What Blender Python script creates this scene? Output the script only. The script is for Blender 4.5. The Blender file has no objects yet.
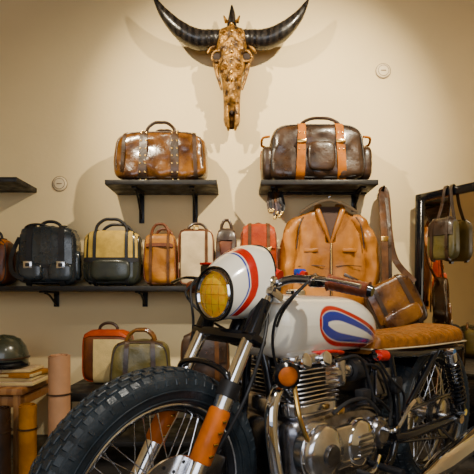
import bpy, bmesh, math, random
from mathutils import Vector, Matrix, noise
random.seed(3)
COL=bpy.context.scene.collection
pi=math.pi
FL=0.023   # floor level

# ---------------------------------------------------------------- materials
def M(name,col,rough=.5,metal=0.0,var=.15,scale=6,bump=0.0,bscale=60,coat=0.0,col2=None,kind='noise',attr=None,rv=.35,spec=.5):
    m=bpy.data.materials.new(name); m.use_nodes=True
    nt=m.node_tree; N=nt.nodes; L=nt.links
    b=N['Principled BSDF']
    b.inputs['Roughness'].default_value=rough
    b.inputs['Metallic'].default_value=metal
    b.inputs['Coat Weight'].default_value=coat
    b.inputs['Coat Roughness'].default_value=.12
    b.inputs['Specular IOR Level'].default_value=spec
    tc=N.new('ShaderNodeTexCoord')
    if attr:
        a=N.new('ShaderNodeAttribute'); a.attribute_name=attr
        L.new(a.outputs['Color'],b.inputs['Base Color'])
    else:
        if kind=='noise':
            t=N.new('ShaderNodeTexNoise'); t.inputs['Scale'].default_value=scale; t.inputs['Detail'].default_value=6; out=t.outputs['Fac']
        elif kind=='voronoi':
            t=N.new('ShaderNodeTexVoronoi'); t.inputs['Scale'].default_value=scale; out=t.outputs['Distance']
        elif kind=='wave':
            t=N.new('ShaderNodeTexWave'); t.inputs['Scale'].default_value=scale; t.inputs['Distortion'].default_value=3; out=t.outputs['Fac']
        L.new(tc.outputs['Object'],t.inputs['Vector'])
        r=N.new('ShaderNodeValToRGB')
        c1=[max(0,c*(1-var)) for c in col]; c2=[min(1,c*(1+var)) for c in col]
        if col2: c1=list(col); c2=list(col2)
        r.color_ramp.elements[0].color=(*c1,1); r.color_ramp.elements[1].color=(*c2,1)
        r.color_ramp.elements[0].position=.35; r.color_ramp.elements[1].position=.65
        L.new(out,r.inputs['Fac']); L.new(r.outputs['Color'],b.inputs['Base Color'])
        if metal<.9 and rough<.7:   # worn patina: roughness varies over the surface
            n2=N.new('ShaderNodeTexNoise'); n2.inputs['Scale'].default_value=max(scale*1.7,12); n2.inputs['Detail'].default_value=5
            L.new(tc.outputs['Object'],n2.inputs['Vector'])
            mr=N.new('ShaderNodeMapRange'); mr.inputs['From Min'].default_value=.3; mr.inputs['From Max'].default_value=.7
            mr.inputs['To Min'].default_value=rough*(1-rv); mr.inputs['To Max'].default_value=min(1,rough*(1+rv*1.6))
            L.new(n2.outputs['Fac'],mr.inputs['Value']); L.new(mr.outputs['Result'],b.inputs['Roughness'])
    if bump>0:
        n=N.new('ShaderNodeTexNoise'); n.inputs['Scale'].default_value=bscale; n.inputs['Detail'].default_value=4
        L.new(tc.outputs['Object'],n.inputs['Vector'])
        bp=N.new('ShaderNodeBump'); bp.inputs['Strength'].default_value=bump; bp.inputs['Distance'].default_value=.01
        L.new(n.outputs['Fac'],bp.inputs['Height']); L.new(bp.outputs['Normal'],b.inputs['Normal'])
    return m

wallM=M('wall_paint',(.83,.66,.36),.85,var=.05,scale=1.5,bump=.08,bscale=40)
ceilM=M('ceiling_paint',(.36,.29,.18),.9,var=.03)
floorM=M('floor_concrete',(.03,.026,.024),.4,var=.5,scale=5,bump=.1,bscale=20)
shelfM=M('shelf_dark_wood',(.006,.005,.005),.5,var=.3,scale=10)
ironM=M('black_iron',(.010,.010,.012),.4,metal=.6,var=.1)
woodM=M('warm_wood',(.26,.10,.02),.5,col2=(.40,.18,.05),kind='wave',scale=6)
hangM=M('pale_hanger_wood',(.62,.45,.24),.5,var=.08,scale=12)
brassM=M('brass',(.80,.50,.14),.25,metal=1,var=.1)
chromeM=M('chrome',(.94,.95,.97),.06,metal=1,var=.03)
aluM=M('cast_aluminium',(.84,.84,.86),.18,metal=1,var=.15,scale=25)
aluDM=M('dark_aluminium',(.28,.28,.31),.26,metal=1,var=.35,scale=25)
blackM=M('black_gloss',(.004,.005,.008),.15,var=.1,coat=.5)
blkMat=M('black_matt',(.006,.006,.008),.5,var=.2)
rubM=M('tyre_rubber',(.014,.022,.030),.42,var=.4,scale=14,bump=.15,bscale=120)
redM=M('red_part',(.55,.006,.0),.3,var=.05)
blueM=M('blue_part',(.01,.07,.5),.3,var=.05)
whiteP=M('white_paint_graphic',(1,1,1),.16,attr='Col',coat=1)
amberM=M('amber_lens',(1.0,.44,.0),.08,col2=(1.0,.58,.0),kind='voronoi',scale=60,coat=1,bump=.12,bscale=150)
orangeL=M('orange_leather',(.52,.115,.0),.45,var=.2,scale=20,bump=.1,spec=.3)
strapO=M('orange_strap_leather',(.36,.105,.0),.55,var=.25,scale=20,bump=.1,spec=.2)
gripM=M('grip_leather',(.17,.035,.010),.38,var=.3,scale=30,bump=.3,bscale=120,coat=.2)
seatM=M('seat_tan_leather',(.26,.088,.006),.42,var=.32,scale=40,bump=.3,bscale=200,coat=.1,spec=.35)
brownL=M('brown_glossy_leather',(.034,.010,.002),.22,col2=(.21,.080,.010),scale=8,bump=.25,bscale=35,coat=.6)
strapB=M('strap_brown_leather',(.045,.016,.004),.55,col2=(.12,.045,.010),scale=14,bump=.2,spec=.25)
dkbrL=M('dark_brown_leather',(.014,.007,.0035),.34,col2=(.050,.022,.008),scale=9,bump=.2,bscale=40,coat=.25)
tanL=M('tan_leather',(.26,.092,.003),.42,col2=(.46,.18,.010),scale=9,bump=.2,bscale=60,coat=.05,spec=.3)
jackL=M('jacket_leather',(.235,.080,.005),.42,col2=(.44,.165,.014),scale=6,bump=.45,bscale=12,coat=.08,spec=.4)
lining=M('jacket_lining',(.05,.02,.01),.7)
slateL=M('slate_black_leather',(.006,.010,.014),.25,col2=(.024,.034,.044),scale=10,bump=.15,bscale=50,coat=.5)
greenL=M('black_olive_leather',(.010,.014,.010),.32,col2=(.028,.034,.022),scale=10,bump=.1,coat=.4)
creamC=M('cream_canvas',(.62,.46,.18),.7,var=.08,scale=30,bump=.2,bscale=180)
pipeC=M('cream_piping',(.6,.48,.28),.5,var=.05)
yelC=M('yellow_canvas',(.52,.34,.05),.7,var=.2,scale=20,bump=.2,bscale=180)
greyC=M('pale_leather',(.60,.46,.26),.45,var=.18,scale=9,bump=.12,spec=.3)
oliveC=M('olive_leather',(.070,.058,.010),.42,col2=(.17,.13,.03),scale=8,bump=.2,coat=.2)
redL=M('red_orange_leather',(.24,.020,.0),.5,col2=(.42,.055,.0),scale=9,bump=.2,spec=.2)
redbr=M('red_brown_leather',(.075,.018,.004),.42,col2=(.19,.050,.008),scale=8,bump=.2,coat=.08,spec=.35)
hornM=M('horn_black',(.004,.0035,.004),.28,col2=(.016,.013,.012),kind='wave',scale=9,bump=.2,bscale=30,coat=.3)
skullM=M('carved_bronze_skull',(.035,.014,.003),.34,col2=(.44,.22,.035),scale=30,bump=1.0,bscale=46,metal=.4)
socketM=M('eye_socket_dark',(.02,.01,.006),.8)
plastic=M('white_plastic',(.78,.64,.40),.5,var=.02)
plateR=M('plate_screw_ring',(.26,.18,.11),.6,var=.02)
pinkroll=M('natural_hide_roll',(.48,.24,.11),.6,var=.1,scale=12)
bookM=M('books_cream',(.60,.46,.26),.7,col2=(.38,.22,.11),kind='wave',scale=40)
helmM=M('helmet_green_grey',(.045,.05,.030),.25,var=.2,coat=.6)
mirrorM=M('mirror_glass',(.72,.62,.46),.03,metal=1,var=.01)
steelM=M('thin_wire_steel',(.82,.84,.88),.22,metal=1,var=.05)
fabB=M('blue_fabric',(.04,.15,.34),.8)
fabY=M('yellow_fabric',(.72,.50,.05),.8)

# ---------------------------------------------------------------- mesh builder
class MB:
    def __init__(s): s.v=[];s.f=[];s.mi=[];s.mats=[];s.T=Matrix.Identity(4);s.col=None
    def add(s,vs,fs,mat):
        if mat not in s.mats: s.mats.append(mat)
        k=s.mats.index(mat); b=len(s.v)
        for p in vs: s.v.append(s.T@Vector(p))
        for f in fs: s.f.append([i+b for i in f]); s.mi.append(k)
    def box(s,c,size,mat,bev=.004,R=None,seg=2):
        bm=bmesh.new(); bmesh.ops.create_cube(bm,size=1)
        for v in bm.verts: v.co=Vector((v.co.x*size[0],v.co.y*size[1],v.co.z*size[2]))
        bev=min(bev,min(size)*.45)
        if bev>0: bmesh.ops.bevel(bm,geom=bm.edges[:],offset=bev,segments=seg,affect='EDGES',profile=.5)
        bm.verts.index_update()
        R=R or Matrix.Identity(3); c=Vector(c)
        vs=[c+R@v.co for v in bm.verts]; fs=[[v.index for v in f.verts] for f in bm.faces]
        bm.free(); s.add(vs,fs,mat)
    def loft(s,rings,mat,cap=True,cyc=False,closed=True):
        n=len(rings[0]); vs=[p for r in rings for p in r]; fs=[]
        m=len(rings)
        for i in range(m if cyc else m-1):
            a=i*n; b=((i+1)%m)*n
            for j in range(n if closed else n-1):
                k=(j+1)%n; fs.append([a+j,a+k,b+k,b+j])
        if cap and not cyc:
            fs.append(list(range(n))[::-1]); fs.append([ (m-1)*n+j for j in range(n)])
        s.add(vs,fs,mat)
    @staticmethod
    def smooth(pts,r,sm,cyc=False):
        P=[];Rr=[];m=len(pts)
        for i in range(m if cyc else m-1):
            g=lambda k:(pts[k%m] if cyc else pts[min(max(k,0),m-1)])
            p0,p1,p2,p3=g(i-1),g(i),g(i+1),g(i+2)
            for q in range(sm):
                t=q/sm
                P.append(.5*((2*p1)+(p2-p0)*t+(2*p0-5*p1+4*p2-p3)*t*t+(3*p1-p0-3*p2+p3)*t**3))
                Rr.append(r[i]*(1-t)+r[(i+1)%m]*t)
        if not cyc: P.append(pts[-1]);Rr.append(r[-1])
        return P,Rr
    def tube(s,pts,r,mat,n=12,cyc=False,sm=0,flat=1.0,wr=0):
        pts=[Vector(p) for p in pts]
        if not isinstance(r,(list,tuple)): r=[r]*len(pts)
        r=list(r)
        if sm>1: pts,r=s.smooth(pts,r,sm,cyc)
        m=len(pts); rings=[]; nv=None
        for i in range(m):
            if cyc: t=pts[(i+1)%m]-pts[i-1]
            else: t=pts[min(i+1,m-1)]-pts[max(i-1,0)]
            if t.length<1e-9: t=Vector((0,0,1))
            t.normalize()
            if nv is None:
                up=Vector((0,0,1)) if abs(t.z)<.9 else Vector((1,0,0))
                nv=(up-t*up.dot(t)).normalized()
            else:
                nv=(nv-t*nv.dot(t)); 
                nv=nv.normalized() if nv.length>1e-6 else t.orthogonal().normalized()
            bv=t.cross(nv); rg=[]
            for k in range(n):
                a=2*pi*k/n; d=(nv*math.cos(a)*flat+bv*math.sin(a)); p=pts[i]+d*r[i]
                if wr: p=p+d*wr*noise.noise(p*16)
                rg.append(p)
            rings.append(rg)
        s.loft(rings,mat,cap=True,cyc=cyc)
    def ribbon(s,pts,w,th,mat,sm=6,face=(0,-1,0),cyc=False):
        pts=[Vector(p) for p in pts]; pts,_=s.smooth(pts,[1]*len(pts),sm,cyc)
        F=Vector(face); rings=[]; m=len(pts); prev=None
        for i in range(m):
            if cyc: t=(pts[(i+1)%m]-pts[i-1]).normalized()
            else: t=(pts[min(i+1,m-1)]-pts[max(i-1,0)]).normalized()
            u=t.cross(F)
            u=u.normalized() if u.length>.15 else (prev or Vector((1,0,0)))
            if prev and u.dot(prev)<0: u=-u
            prev=u; nn=u.cross(t).normalized()
            p=pts[i]; rings.append([p+u*w/2+nn*th/2,p-u*w/2+nn*th/2,p-u*w/2-nn*th/2,p+u*w/2-nn*th/2])
        s.loft(rings,mat,cap=True,cyc=cyc)
    def lathe(s,prof,mat,o=(0,0,0),ax=(0,1,0),n=48,closed=False):
        ax=Vector(ax).normalized(); o=Vector(o)
        u=ax.orthogonal().normalized(); w=ax.cross(u)
        rings=[]
        for k in range(n):
            a=2*pi*k/n; d=u*math.cos(a)+w*math.sin(a)
            rings.append([o+ax*h+d*max(r,1e-5) for r,h in prof])
        s.loft(rings,mat,cap=False,cyc=True,closed=closed)
    def soft(s,S,mat,c=None,k=12,wr=.0):
        bm=bmesh.new(); bmesh.ops.create_cube(bm,size=2)
        bmesh.ops.subdivide_edges(bm,edges=bm.edges[:],cuts=k,use_grid_fill=True)
        bm.verts.index_update(); vs=[]
        for v in bm.verts:
            p=v.co; q=p/((abs(p.x)**S.n+abs(p.y)**S.n+abs(p.z)**S.n)**(1/S.n))
            w=S.map(q)
            if wr: w=w+Vector((0,1,1))*wr*(noise.noise(w*14))
            vs.append(w)
        fs=[[v.index for v in f.verts] for f in bm.faces]; bm.free(); s.add(vs,fs,mat)
    def strap(s,S,x,wd,a0,a1,mat,th=.004,nx=2,na=26,off=0.001):
        rings=[]
        for i in range(na+1):
            a=math.radians(a0+(a1-a0)*i/na)
            xs=[x-wd/2+wd*j/(nx-1) for j in range(nx)]
            rings.append([S.yz(q,a,off+th) for q in xs]+[S.yz(q,a,off-.002) for q in xs[::-1]])
        s.loft(rings,mat)
    def handle(s,x0,x1,y,z0,z1,r,mat,lean=0):
        m=(x0+x1)/2
        s.tube([(x0,y,z0),(x0+(m-x0)*.12,y+lean*.5,z0+(z1-z0)*.6),(x0+(m-x0)*.55,y+lean,z1-.004),(m,y+lean,z1),(x1+(m-x1)*.55,y+lean,z1-.004),(x1+(m-x1)*.12,y+lean*.5,z0+(z1-z0)*.6),(x1,y,z0)],r,mat,sm=5,n=8)
    def finish(s,name,parent=None,loc=(0,0,0),rot=(0,0,0),ang=38,colfn=None,ground=False):
        cols=[colfn(v,i) for i,v in enumerate(s.v)] if colfn else None
        if ground:
            mz=min(v.z for v in s.v); s.v=[v-Vector((0,0,mz-.0008)) for v in s.v]
        me=bpy.data.meshes.new(name); me.from_pydata([tuple(v) for v in s.v],[],s.f)
        for m in s.mats: me.materials.append(m)
        for p,k in zip(me.polygons,s.mi): p.material_index=k
        if colfn:
            ca=me.color_attributes.new('Col','FLOAT_COLOR','POINT')
            for i,c in enumerate(cols): ca.data[i].color=(*c,1)
        bm=bmesh.new(); bm.from_mesh(me); bmesh.ops.recalc_face_normals(bm,faces=bm.faces[:]); bm.to_mesh(me); bm.free()
        for p in me.polygons: p.use_smooth=True
        me.set_sharp_from_angle(angle=math.radians(ang))
        o=bpy.data.objects.new(name,me); COL.objects.link(o)
        o.location=loc; o.rotation_euler=rot
        if parent: o.parent=parent
        return o

class Soft:
    def __init__(s,w,d,h,n=5,ty=0,tx=0,o=(0,0,0)):
        s.w,s.d,s.h,s.n,s.ty,s.tx,s.o=w,d,h,n,ty,tx,Vector(o)
    def map(s,q):
        z=(q.z+1)/2
        return s.o+Vector((q.x*s.w/2*(1-s.tx*z),q.y*s.d/2*(1-s.ty*z),z*s.h))
    def yz(s,x,a,off=0):
        n=s.n; X=min(abs(x)/(s.w/2),.995); c,t=math.cos(a),math.sin(a)
        r=((1-X**n)/(abs(c)**n+abs(t)**n))**(1/n)
        return s.map(Vector((x/(s.w/2),r*c,r*t)))+Vector((0,c,t))*off
    def xz(s,yf,a,off=0):
        n=s.n; c,t=math.cos(a),math.sin(a)
        r=((1-abs(yf)**n)/(abs(c)**n+abs(t)**n))**(1/n)
        return s.map(Vector((r*c,yf,r*t)))+Vector((c,0,t))*off
def ringpts(fn,n=48): return [fn(2*pi*k/n) for k in range(n)]
def mix(a,b,t):
    t=min(max(t,0),1); return tuple(x*(1-t)+y*t for x,y in zip(a,b))

# ---------------------------------------------------------------- room
def slab(name,lo,hi,mat):
    mb=MB(); c=[(a+b)/2 for a,b in zip(lo,hi)]; sz=[b-a for a,b in zip(lo,hi)]
    mb.box((0,0,0),sz,mat,bev=0); return mb.finish(name,loc=c)
XL,XR,YB,YF,ZC=-2.0,1.62,2.7,-1.6,2.95
slab('floor',(XL-.1,YF-.1,FL-.1),(XR+.1,YB+.1,FL),floorM)
slab('ceiling',(XL-.1,YF-.1,ZC),(XR+.1,YB+.1,ZC+.1),ceilM)
slab('wall_back',(XL-.1,YB,FL),(XR+.1,YB+.1,ZC),wallM)
slab('wall_left',(XL-.1,YF,FL),(XL,YB,ZC),wallM)
slab('wall_right',(XR,YF,FL),(XR+.1,YB,ZC),wallM)
mb=MB()
mb.box(((XL+XR)/2,YF-.05,.28),(XR-XL,.1,.5),wallM,0)
mb.box(((XL+XR)/2,YF-.05,2.75),(XR-XL,.1,.4),wallM,0)
mb.box((XL+.2,YF-.05,1.54),(.4,.1,2.02),wallM,0); mb.box((XR-.2,YF-.05,1.54),(.4,.1,2.02),wallM,0)
mb.finish('wall_front')
mb=MB()
xm=(XL+XR)/2
for x in (XL+.42,xm-.5,xm+.5,XR-.42): mb.box((x,YF-.05,1.54),(.04,.06,2.02),ironM)
for z in (.55,2.53): mb.box((xm,YF-.05,z),(XR-XL-.8,.06,.04),ironM)
mb.finish('added_window')  # unseen window behind the camera, added to let fill light in

# ---------------------------------------------------------------- shelves
def shelf(name,x0,x1,z,brs,depth=.25,th=.026,drop=.17):
    mb=MB()
    mb.box(((x0+x1)/2,YB-.001-depth/2,z-th/2),(x1-x0,depth,th),shelfM,.002)
    for b in brs:
        mb.box((b,YB-.007,z-th-drop/2),(.03,.011,drop),ironM,.002)
        mb.box((b,YB-.11,z-th-.005),(.028,.21,.01),ironM,.002)
        mb.tube([(b,YB-.012,z-th-drop*.85),(b,YB-.05,z-th-drop*.62),(b,YB-.11,z-th-drop*.25),(b,YB-.17,z-th-.01)],.006,ironM,sm=4,n=6)
    return mb.finish(name)
ZU=1.485; ZL=.906
shelf('wall_shelf',-.72,-.11,ZU,[-.57,-.25])
shelf('wall_shelf',.13,.77,ZU,[.2,.7],drop=.1)
shelf('wall_shelf',-1.62,.24,ZL,[-1.08,-.55,-.05],drop=.09)
shelf('wall_shelf',-1.75,-1.20,1.50,[-1.5],drop=.08)

# ---------------------------------------------------------------- bags
YS=2.57
def rivet(mb,p,r=.005,mat=None): mb.lathe([(0,-.003),(r*.7,-.0025),(r,0)],mat or brassM,o=p,ax=(0,1,0),n=10)
def piping(mb,S,yf,mat,r=.004): mb.tube(ringpts(lambda a:S.xz(yf,a,.001),56),r,mat,cyc=True,n=6)

def duffle_brown():
    mb=MB(); S=Soft(.54,.22,.28,4.6,ty=.22,tx=.07)
    mb.soft(S,brownL,k=16,wr=.016)
    for x in (-.09,.09):
        mb.strap(S,x,.045,60,262,dkbrL)
        for k in range(9):
            a=math.radians(105+k*16)
            for dx in (-.015,.015): rivet(mb,S.yz(x+dx,a,.005),.006)
    mb.strap(S,0,.48,84,97,dkbrL,nx=14,th=.003,na=5)
    for yf in (-.80,.80): piping(mb,S,yf,dkbrL)
    for y in (-.06,.06): mb.handle(-.08,.09,y,.23,.325,.009,dkbrL)
    for x in (-.09,.09): mb.box((x,-.088,.2),(.04,.012,.022),brassM,.003)
    for sx in (-1,1): mb.box((sx*.25,0,.15),(.02,.07,.09),dkbrL,.006)
    mb.strap(S,-.205,.02,110,262,dkbrL); mb.strap(S,.205,.02,110,262,dkbrL)
    return mb.finish('leather_duffel_bag',loc=(-.43,YS,ZU),ground=True)
duffle_brown()

def duffle_dark():
    mb=MB(); S=Soft(.57,.24,.315,5,ty=.15,tx=.12)
    mb.soft(S,dkbrL,k=16,wr=.014)
    for x in (-.10,.13):
        mb.strap(S,x,.048,62,262,strapO,th=.006)
        for a in (110,150,180,235):
            for dx in (-.014,.014): rivet(mb,S.yz(x+dx,math.radians(a),.008))
        mb.box(S.yz(x,math.radians(165),.012),(.05,.008,.02),brassM,.003)
    for yf in (-.8,.8): piping(mb,S,yf,blkMat)
    for y in (-.07,.07): mb.handle(-.10,.13,y,.27,.345,.009,dkbrL)
    for sx in (-1,1):
        mb.soft(Soft(.07,.17,.19,3.5,o=(sx*.275,0,.01)),dkbrL,k=6)
        mb.box((sx*.305,-.0,.13),(.014,.05,.10),strapO,.005)
        mb.tube([(sx*.26,-.05,.25),(sx*.30,-.04,.245),(sx*.305,0,.22),(sx*.285,.04,.22)],.007,strapO,sm=4,n=8)
    mb.soft(Soft(.15,.04,.16,4,o=(.015,-.115,.04)),dkbrL,k=6)
    mb.strap(S,0,.48,86,95,blkMat,nx=14,th=.003,na=4)
    mb.finish('leather_travel_bag',loc=(.445,YS-.005,ZU),ground=True)
duffle_dark()

def messenger():
    mb=MB(); S=Soft(.325,.16,.31,7,ty=.12,tx=.07)
    mb.soft(S,slateL,k=14,wr=.008)
    mb.strap(S,0,.29,60,200,slateL,th=.010,nx=12)
    for x in (-.09,.09):
        mb.strap(S,x,.030,100,232,blkMat,th=.015,off=.005)
        mb.box(S.yz(x,math.radians(196),.028),(.046,.008,.040),steelM,.003)
        mb.box(S.yz(x,math.radians(196),.031),(.024,.008,.020),blkMat,.003)
    mb.strap(S,0,.29,196,201,blkMat,th=.013,nx=12,na=3)
    mb.strap(S,0,.06,62,175,slateL,th=.016,nx=4)
    for sx in (-1,1): mb.soft(Soft(.045,.12,.17,4,o=(sx*.155,0,.02)),slateL,k=6)
    for x in (-.08,.08): mb.soft(Soft(.13,.04,.10,4,o=(x,-.085,.015)),slateL,k=6)
    for yf in (-.85,.85): piping(mb,S,yf,blkMat)
    mb.handle(-.06,.06,0,.30,.355,.009,blkMat)
    mb.handle(-.13,.02,-.03,.29,.33,.006,blkMat,lean=-.03)
    mb.ribbon([(-.16,-.03,.26),(-.188,-.07,.15),(-.165,-.11,.06),(-.10,-.125,.02)],.022,.004,blkMat)
    mb.finish('satchel',loc=(-1.055,YS-.02,ZL),rot=(0,0,.06),ground=True)
messenger()
def greenbag():
    mb=MB(); S=Soft(.325,.15,.30,5.5,ty=.15,tx=.03)
    mb.soft(S,greenL,k=14,wr=.008)
    mb.strap(S,0.0,.30,88,182,yelC,th=.005,nx=12)
    mb.strap(S,0,.31,180,190,blkMat,th=.007,nx=12,na=6)
    for x in (-.09,.09): mb.strap(S,x,.018,92,250,blkMat,th=.009)
    for yf in (-.82,.82): piping(mb,S,yf,blkMat)
    mb.handle(-.09,.09,-.05,.27,.365,.009,blkMat); mb.handle(-.08,.10,.04,.27,.35,.009,blkMat)
    mb.soft(Soft(.22,.05,.12,4,o=(0,-.07,.02)),greenL,k=8)
    mb.strap(S,-.14,.03,92,262,greenL,th=.006)
    mb.strap(S,.14,.03,92,262,greenL,th=.006)
    mb.finish('canvas_briefcase',loc=(-.70,YS-.01,ZL),ground=True)
greenbag()
def tanbag():
    mb=MB(); S=Soft(.185,.15,.28,6,ty=.2,tx=.04)
    mb.soft(S,tanL,k=12,wr=.012)
    mb.strap(S,0,.16,78,150,tanL,nx=8,th=.006)
    for yf in (-.82,.82): piping(mb,S,yf,redbr)
    for x in (-.05,.05): mb.strap(S,x,.016,95,262,strapB,th=.009)
    mb.handle(-.05,.05,-.04,.25,.34,.008,redbr); mb.handle(-.04,.06,.04,.25,.325,.008,redbr)
    mb.strap(S,0,.155,148,154,redbr,nx=8,na=4,th=.008)
    mb.finish('tote_bag',loc=(-.432,YS,ZL),ground=True)
tanbag()
def greybag():
    mb=MB(); S=Soft(.205,.14,.315,7,ty=.12,tx=.02)
    mb.soft(S,greyC,k=12,wr=.006)
    mb.strap(S,0,.185,85,118,strapB,th=.005,nx=8)
    for x in (-.092,.06): mb.strap(S,x,.016,95,262,strapB)
    for yf in (-.85,.85): piping(mb,S,yf,redbr)
    mb.handle(-.05,.06,-.02,.29,.35,.008,dkbrL)
    mb.box(S.yz(0,math.radians(120),.01),(.03,.008,.03),brassM,.003)
    mb.finish('tote_bag',loc=(-.230,YS,ZL),ground=True)
greybag()
def rbbag():
    mb=MB(); S=Soft(.125,.13,.32,4.5,ty=.25,tx=.05)
    mb.soft(S,redbr,k=10,wr=.01)
    mb.strap(S,0,.10,80,150,dkbrL,th=.005,nx=6)
    for yf in (-.8,.8): piping(mb,S,yf,dkbrL)
    mb.handle(-.03,.03,-.02,.29,.37,.009,dkbrL)
    mb.ribbon([(-.045,-.02,.28),(-.045,-.075,.2),(-.02,-.085,.1),(.03,-.08,.16),(.045,-.05,.27)],.018,.004,dkbrL)
    mb.finish('leather_backpack',loc=(-.060,YS,ZL),ground=True)
rbbag()
def orbag():
    mb=MB(); S=Soft(.22,.16,.335,5,ty=.2,tx=.08)
    mb.soft(S,redL,k=14,wr=.012)
    mb.strap(S,0,.19,75,168,redL,th=.009,nx=8)
    for x in (-.055,.055):
        mb.strap(S,x,.02,90,235,strapB,th=.014)
        mb.box(S.yz(x,math.radians(172),.019),(.03,.006,.024),brassM,.003)
    mb.soft(Soft(.17,.05,.13,4,o=(0,-.088,.02)),redL,k=6)
    mb.handle(-.03,.03,.0,.32,.350,.007,redbr)
    for yf in (-.8,.8): piping(mb,S,yf,redbr)
    mb.finish('red_leather_rucksack',loc=(.122,YS-.01,ZL),ground=True)
orbag()
def edgebag():
    mb=MB(); S=Soft(.22,.17,.26,5,ty=.2,tx=.05)
    mb.soft(S,redbr,k=12)
    mb.strap(S,0,.19,80,140,strapO,nx=8); mb.strap(S,.06,.03,80,262,blkMat,th=.008); mb.strap(S,-.06,.03,80,262,blkMat,th=.008)
    mb.handle(-.05,.05,0,.25,.31,.008,blkMat)
    for yf in (-.8,.8): piping(mb,S,yf,blkMat)
    mb.finish('handbag',loc=(-1.39,YS,ZL),ground=True)
edgebag()

# low bench with bags
def bench():
    mb=MB(); x0,x1,y0,y1,zt=-.86,.72,2.12,2.62,.39
    mb.box(((x0+x1)/2,(y0+y1)/2,zt-.02),(x1-x0,y1-y0,.04),shelfM,.004)
    for x in (x0+.04,-.07,x1-.04):
        for y in (y0+.04,y1-.04): mb.box((x,y,(FL+zt-.04)/2),(.045,.045,zt-.04-FL),ironM,.004)
    mb.box(((x0+x1)/2,(y0+y1)/2,.14),(x1-x0-.06,y1-y0-.06,.025),shelfM,.003)
    mb.finish('low_bench')
bench()
def bag_rw():
    mb=MB(); S=Soft(.25,.15,.27,6,ty=.1)
    mb.soft(S,redbr,k=10)
    mb.strap(S,.02,.16,146,258,creamC,nx=8,th=.005); mb.strap(S,0,.23,86,140,redL,nx=8,th=.005)
    for yf in (-.8,.8): piping(mb,S,yf,redL)
    mb.handle(-.05,.05,0,.26,.31,.008,dkbrL)
    mb.finish('shoulder_bag',loc=(-.69,2.42,.39),ground=True)
bag_rw()
def bag_ol():
    mb=MB(); S=Soft(.31,.16,.235,4.5,ty=.25,tx=.14)
    mb.soft(S,oliveC,k=12,wr=.010)
    for x in (-.07,.07): mb.strap(S,x,.024,85,262,dkbrL,th=.006)
    for yf in (-.8,.8): piping(mb,S,yf,dkbrL)
    for y in (-.04,.04): mb.handle(-.07,.07,y,.2,.285,.008,brownL)
    mb.strap(S,0,.25,125,133,dkbrL,nx=8,na=3)
    mb.finish('bowling_bag',loc=(-.475,2.23,.39),rot=(0,0,.1),ground=True)
bag_ol()
def bag_dk(name,loc,w,h,m1,m2,rz=0):
    mb=MB(); S=Soft(w,.16,h,5,ty=.15,tx=.06)
    mb.soft(S,m1,k=10,wr=.006)
    mb.strap(S,0,w*.88,70,190,m1,th=.007,nx=8)
    for x in (-w*.25,w*.25): mb.strap(S,x,.024,80,240,m2,th=.012)
    mb.handle(-.05,.05,0,h-.01,h+.05,.008,m2)
    for yf in (-.8,.8): piping(mb,S,yf,m2)
    mb.finish(name,loc=loc,rot=(0,0,rz),ground=True)
bag_dk('leather_briefcase',(-.17,2.42,.39),.27,.25,dkbrL,strapB)
bag_dk('laptop_bag',(.14,2.42,.39),.28,.27,slateL,blkMat)
bag_dk('messenger_bag',(.48,2.42,.39),.34,.26,dkbrL,blkMat)

# ---------------------------------------------------------------- left corner
mb=MB()
mb.box((-1.20,2.3,.41),(.44,.5,.03),woodM,.004)
for x in (-1.39,-1.01):
    for y in (2.08,2.52): mb.box((x,y,(FL+.395)/2),(.035,.035,.395-FL),woodM,.004)
mb.box((-1.2,2.3,.36),(.4,.46,.05),woodM,.003)
mb.finish('side_table')
mb=MB()
for i,(w,d,h,m) in enumerate([(.25,.2,.022,bookM),(.23,.18,.018,creamC),(.24,.19,.02,tanL),(.2,.16,.016,bookM)]):
    z=.4258+sum([.022,.018,.02,.016][:i])
    mb.box((.0+random.uniform(-.01,.01),0,z+h/2),(w,d,h),m,.002,R=Matrix.Rotation(random.uniform(-.15,.15),3,'Z'))
    mb.box((.006,-.001,z+h/2),(w-.004,d+.002,h*.6),creamC,.001)
mb.finish('stack_of_books',loc=(-1.08,2.2,0))
mb=MB()
zb=.425+.076
prof=[(.105,0),(.112,.02),(.112,.06),(.10,.10),(.075,.135),(.04,.152),(0,.158)]
mb.lathe([(r*1.0,h) for r,h in prof],helmM,ax=(0,0,1),n=40)
mb.lathe([(.108,0),(.118,.0),(.118,.012),(.111,.014)],blackM,ax=(0,0,1),n=40)
rings=[]
for k in range(13):
    a=math.radians(200+k*140/12)
    rings.append([(.108*math.cos(a),.108*math.sin(a),.035),(.155*math.cos(a),.165*math.sin(a),.018),(.155*math.cos(a),.165*math.sin(a),.014),(.108*math.cos(a),.108*math.sin(a),.029)])
mb.loft(rings,blackM)
mb.tube([(.115*math.cos(a),.115*math.sin(a),.045) for a in [math.radians(180+i*10) for i in range(37)]],.005,dkbrL,n=6)
mb.finish('open_face_helmet',loc=(-1.15,2.22,zb+.001),ground=True)
def hide_roll(x,y,r,h,m,z=FL,name='leather_roll'):
    mb=MB()
    n=90; turns=4; th=.004; rings=[]
    for k in range(n+1):
        t=k/n; a=2*pi*turns*t; rr=r*(.35+.65*t)
        rings.append([(rr*math.cos(a),rr*math.sin(a),0),(rr*math.cos(a),rr*math.sin(a),h+.004*math.sin(a*1.3)),((rr-th)*math.cos(a),(rr-th)*math.sin(a),h+.004*math.sin(a*1.3)),((rr-th)*math.cos(a),(rr-th)*math.sin(a),0)])
    mb.loft(rings,m)
    mb.tube([(r*1.01*math.cos(a),r*1.01*math.sin(a),h*.7) for a in [i*pi/15 for i in range(30)]],.004,dkbrL,cyc=True,n=6)
    mb.finish(name,loc=(x,y,z))
hide_roll(-.79,2.0,.050,.56,pinkroll)
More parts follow.
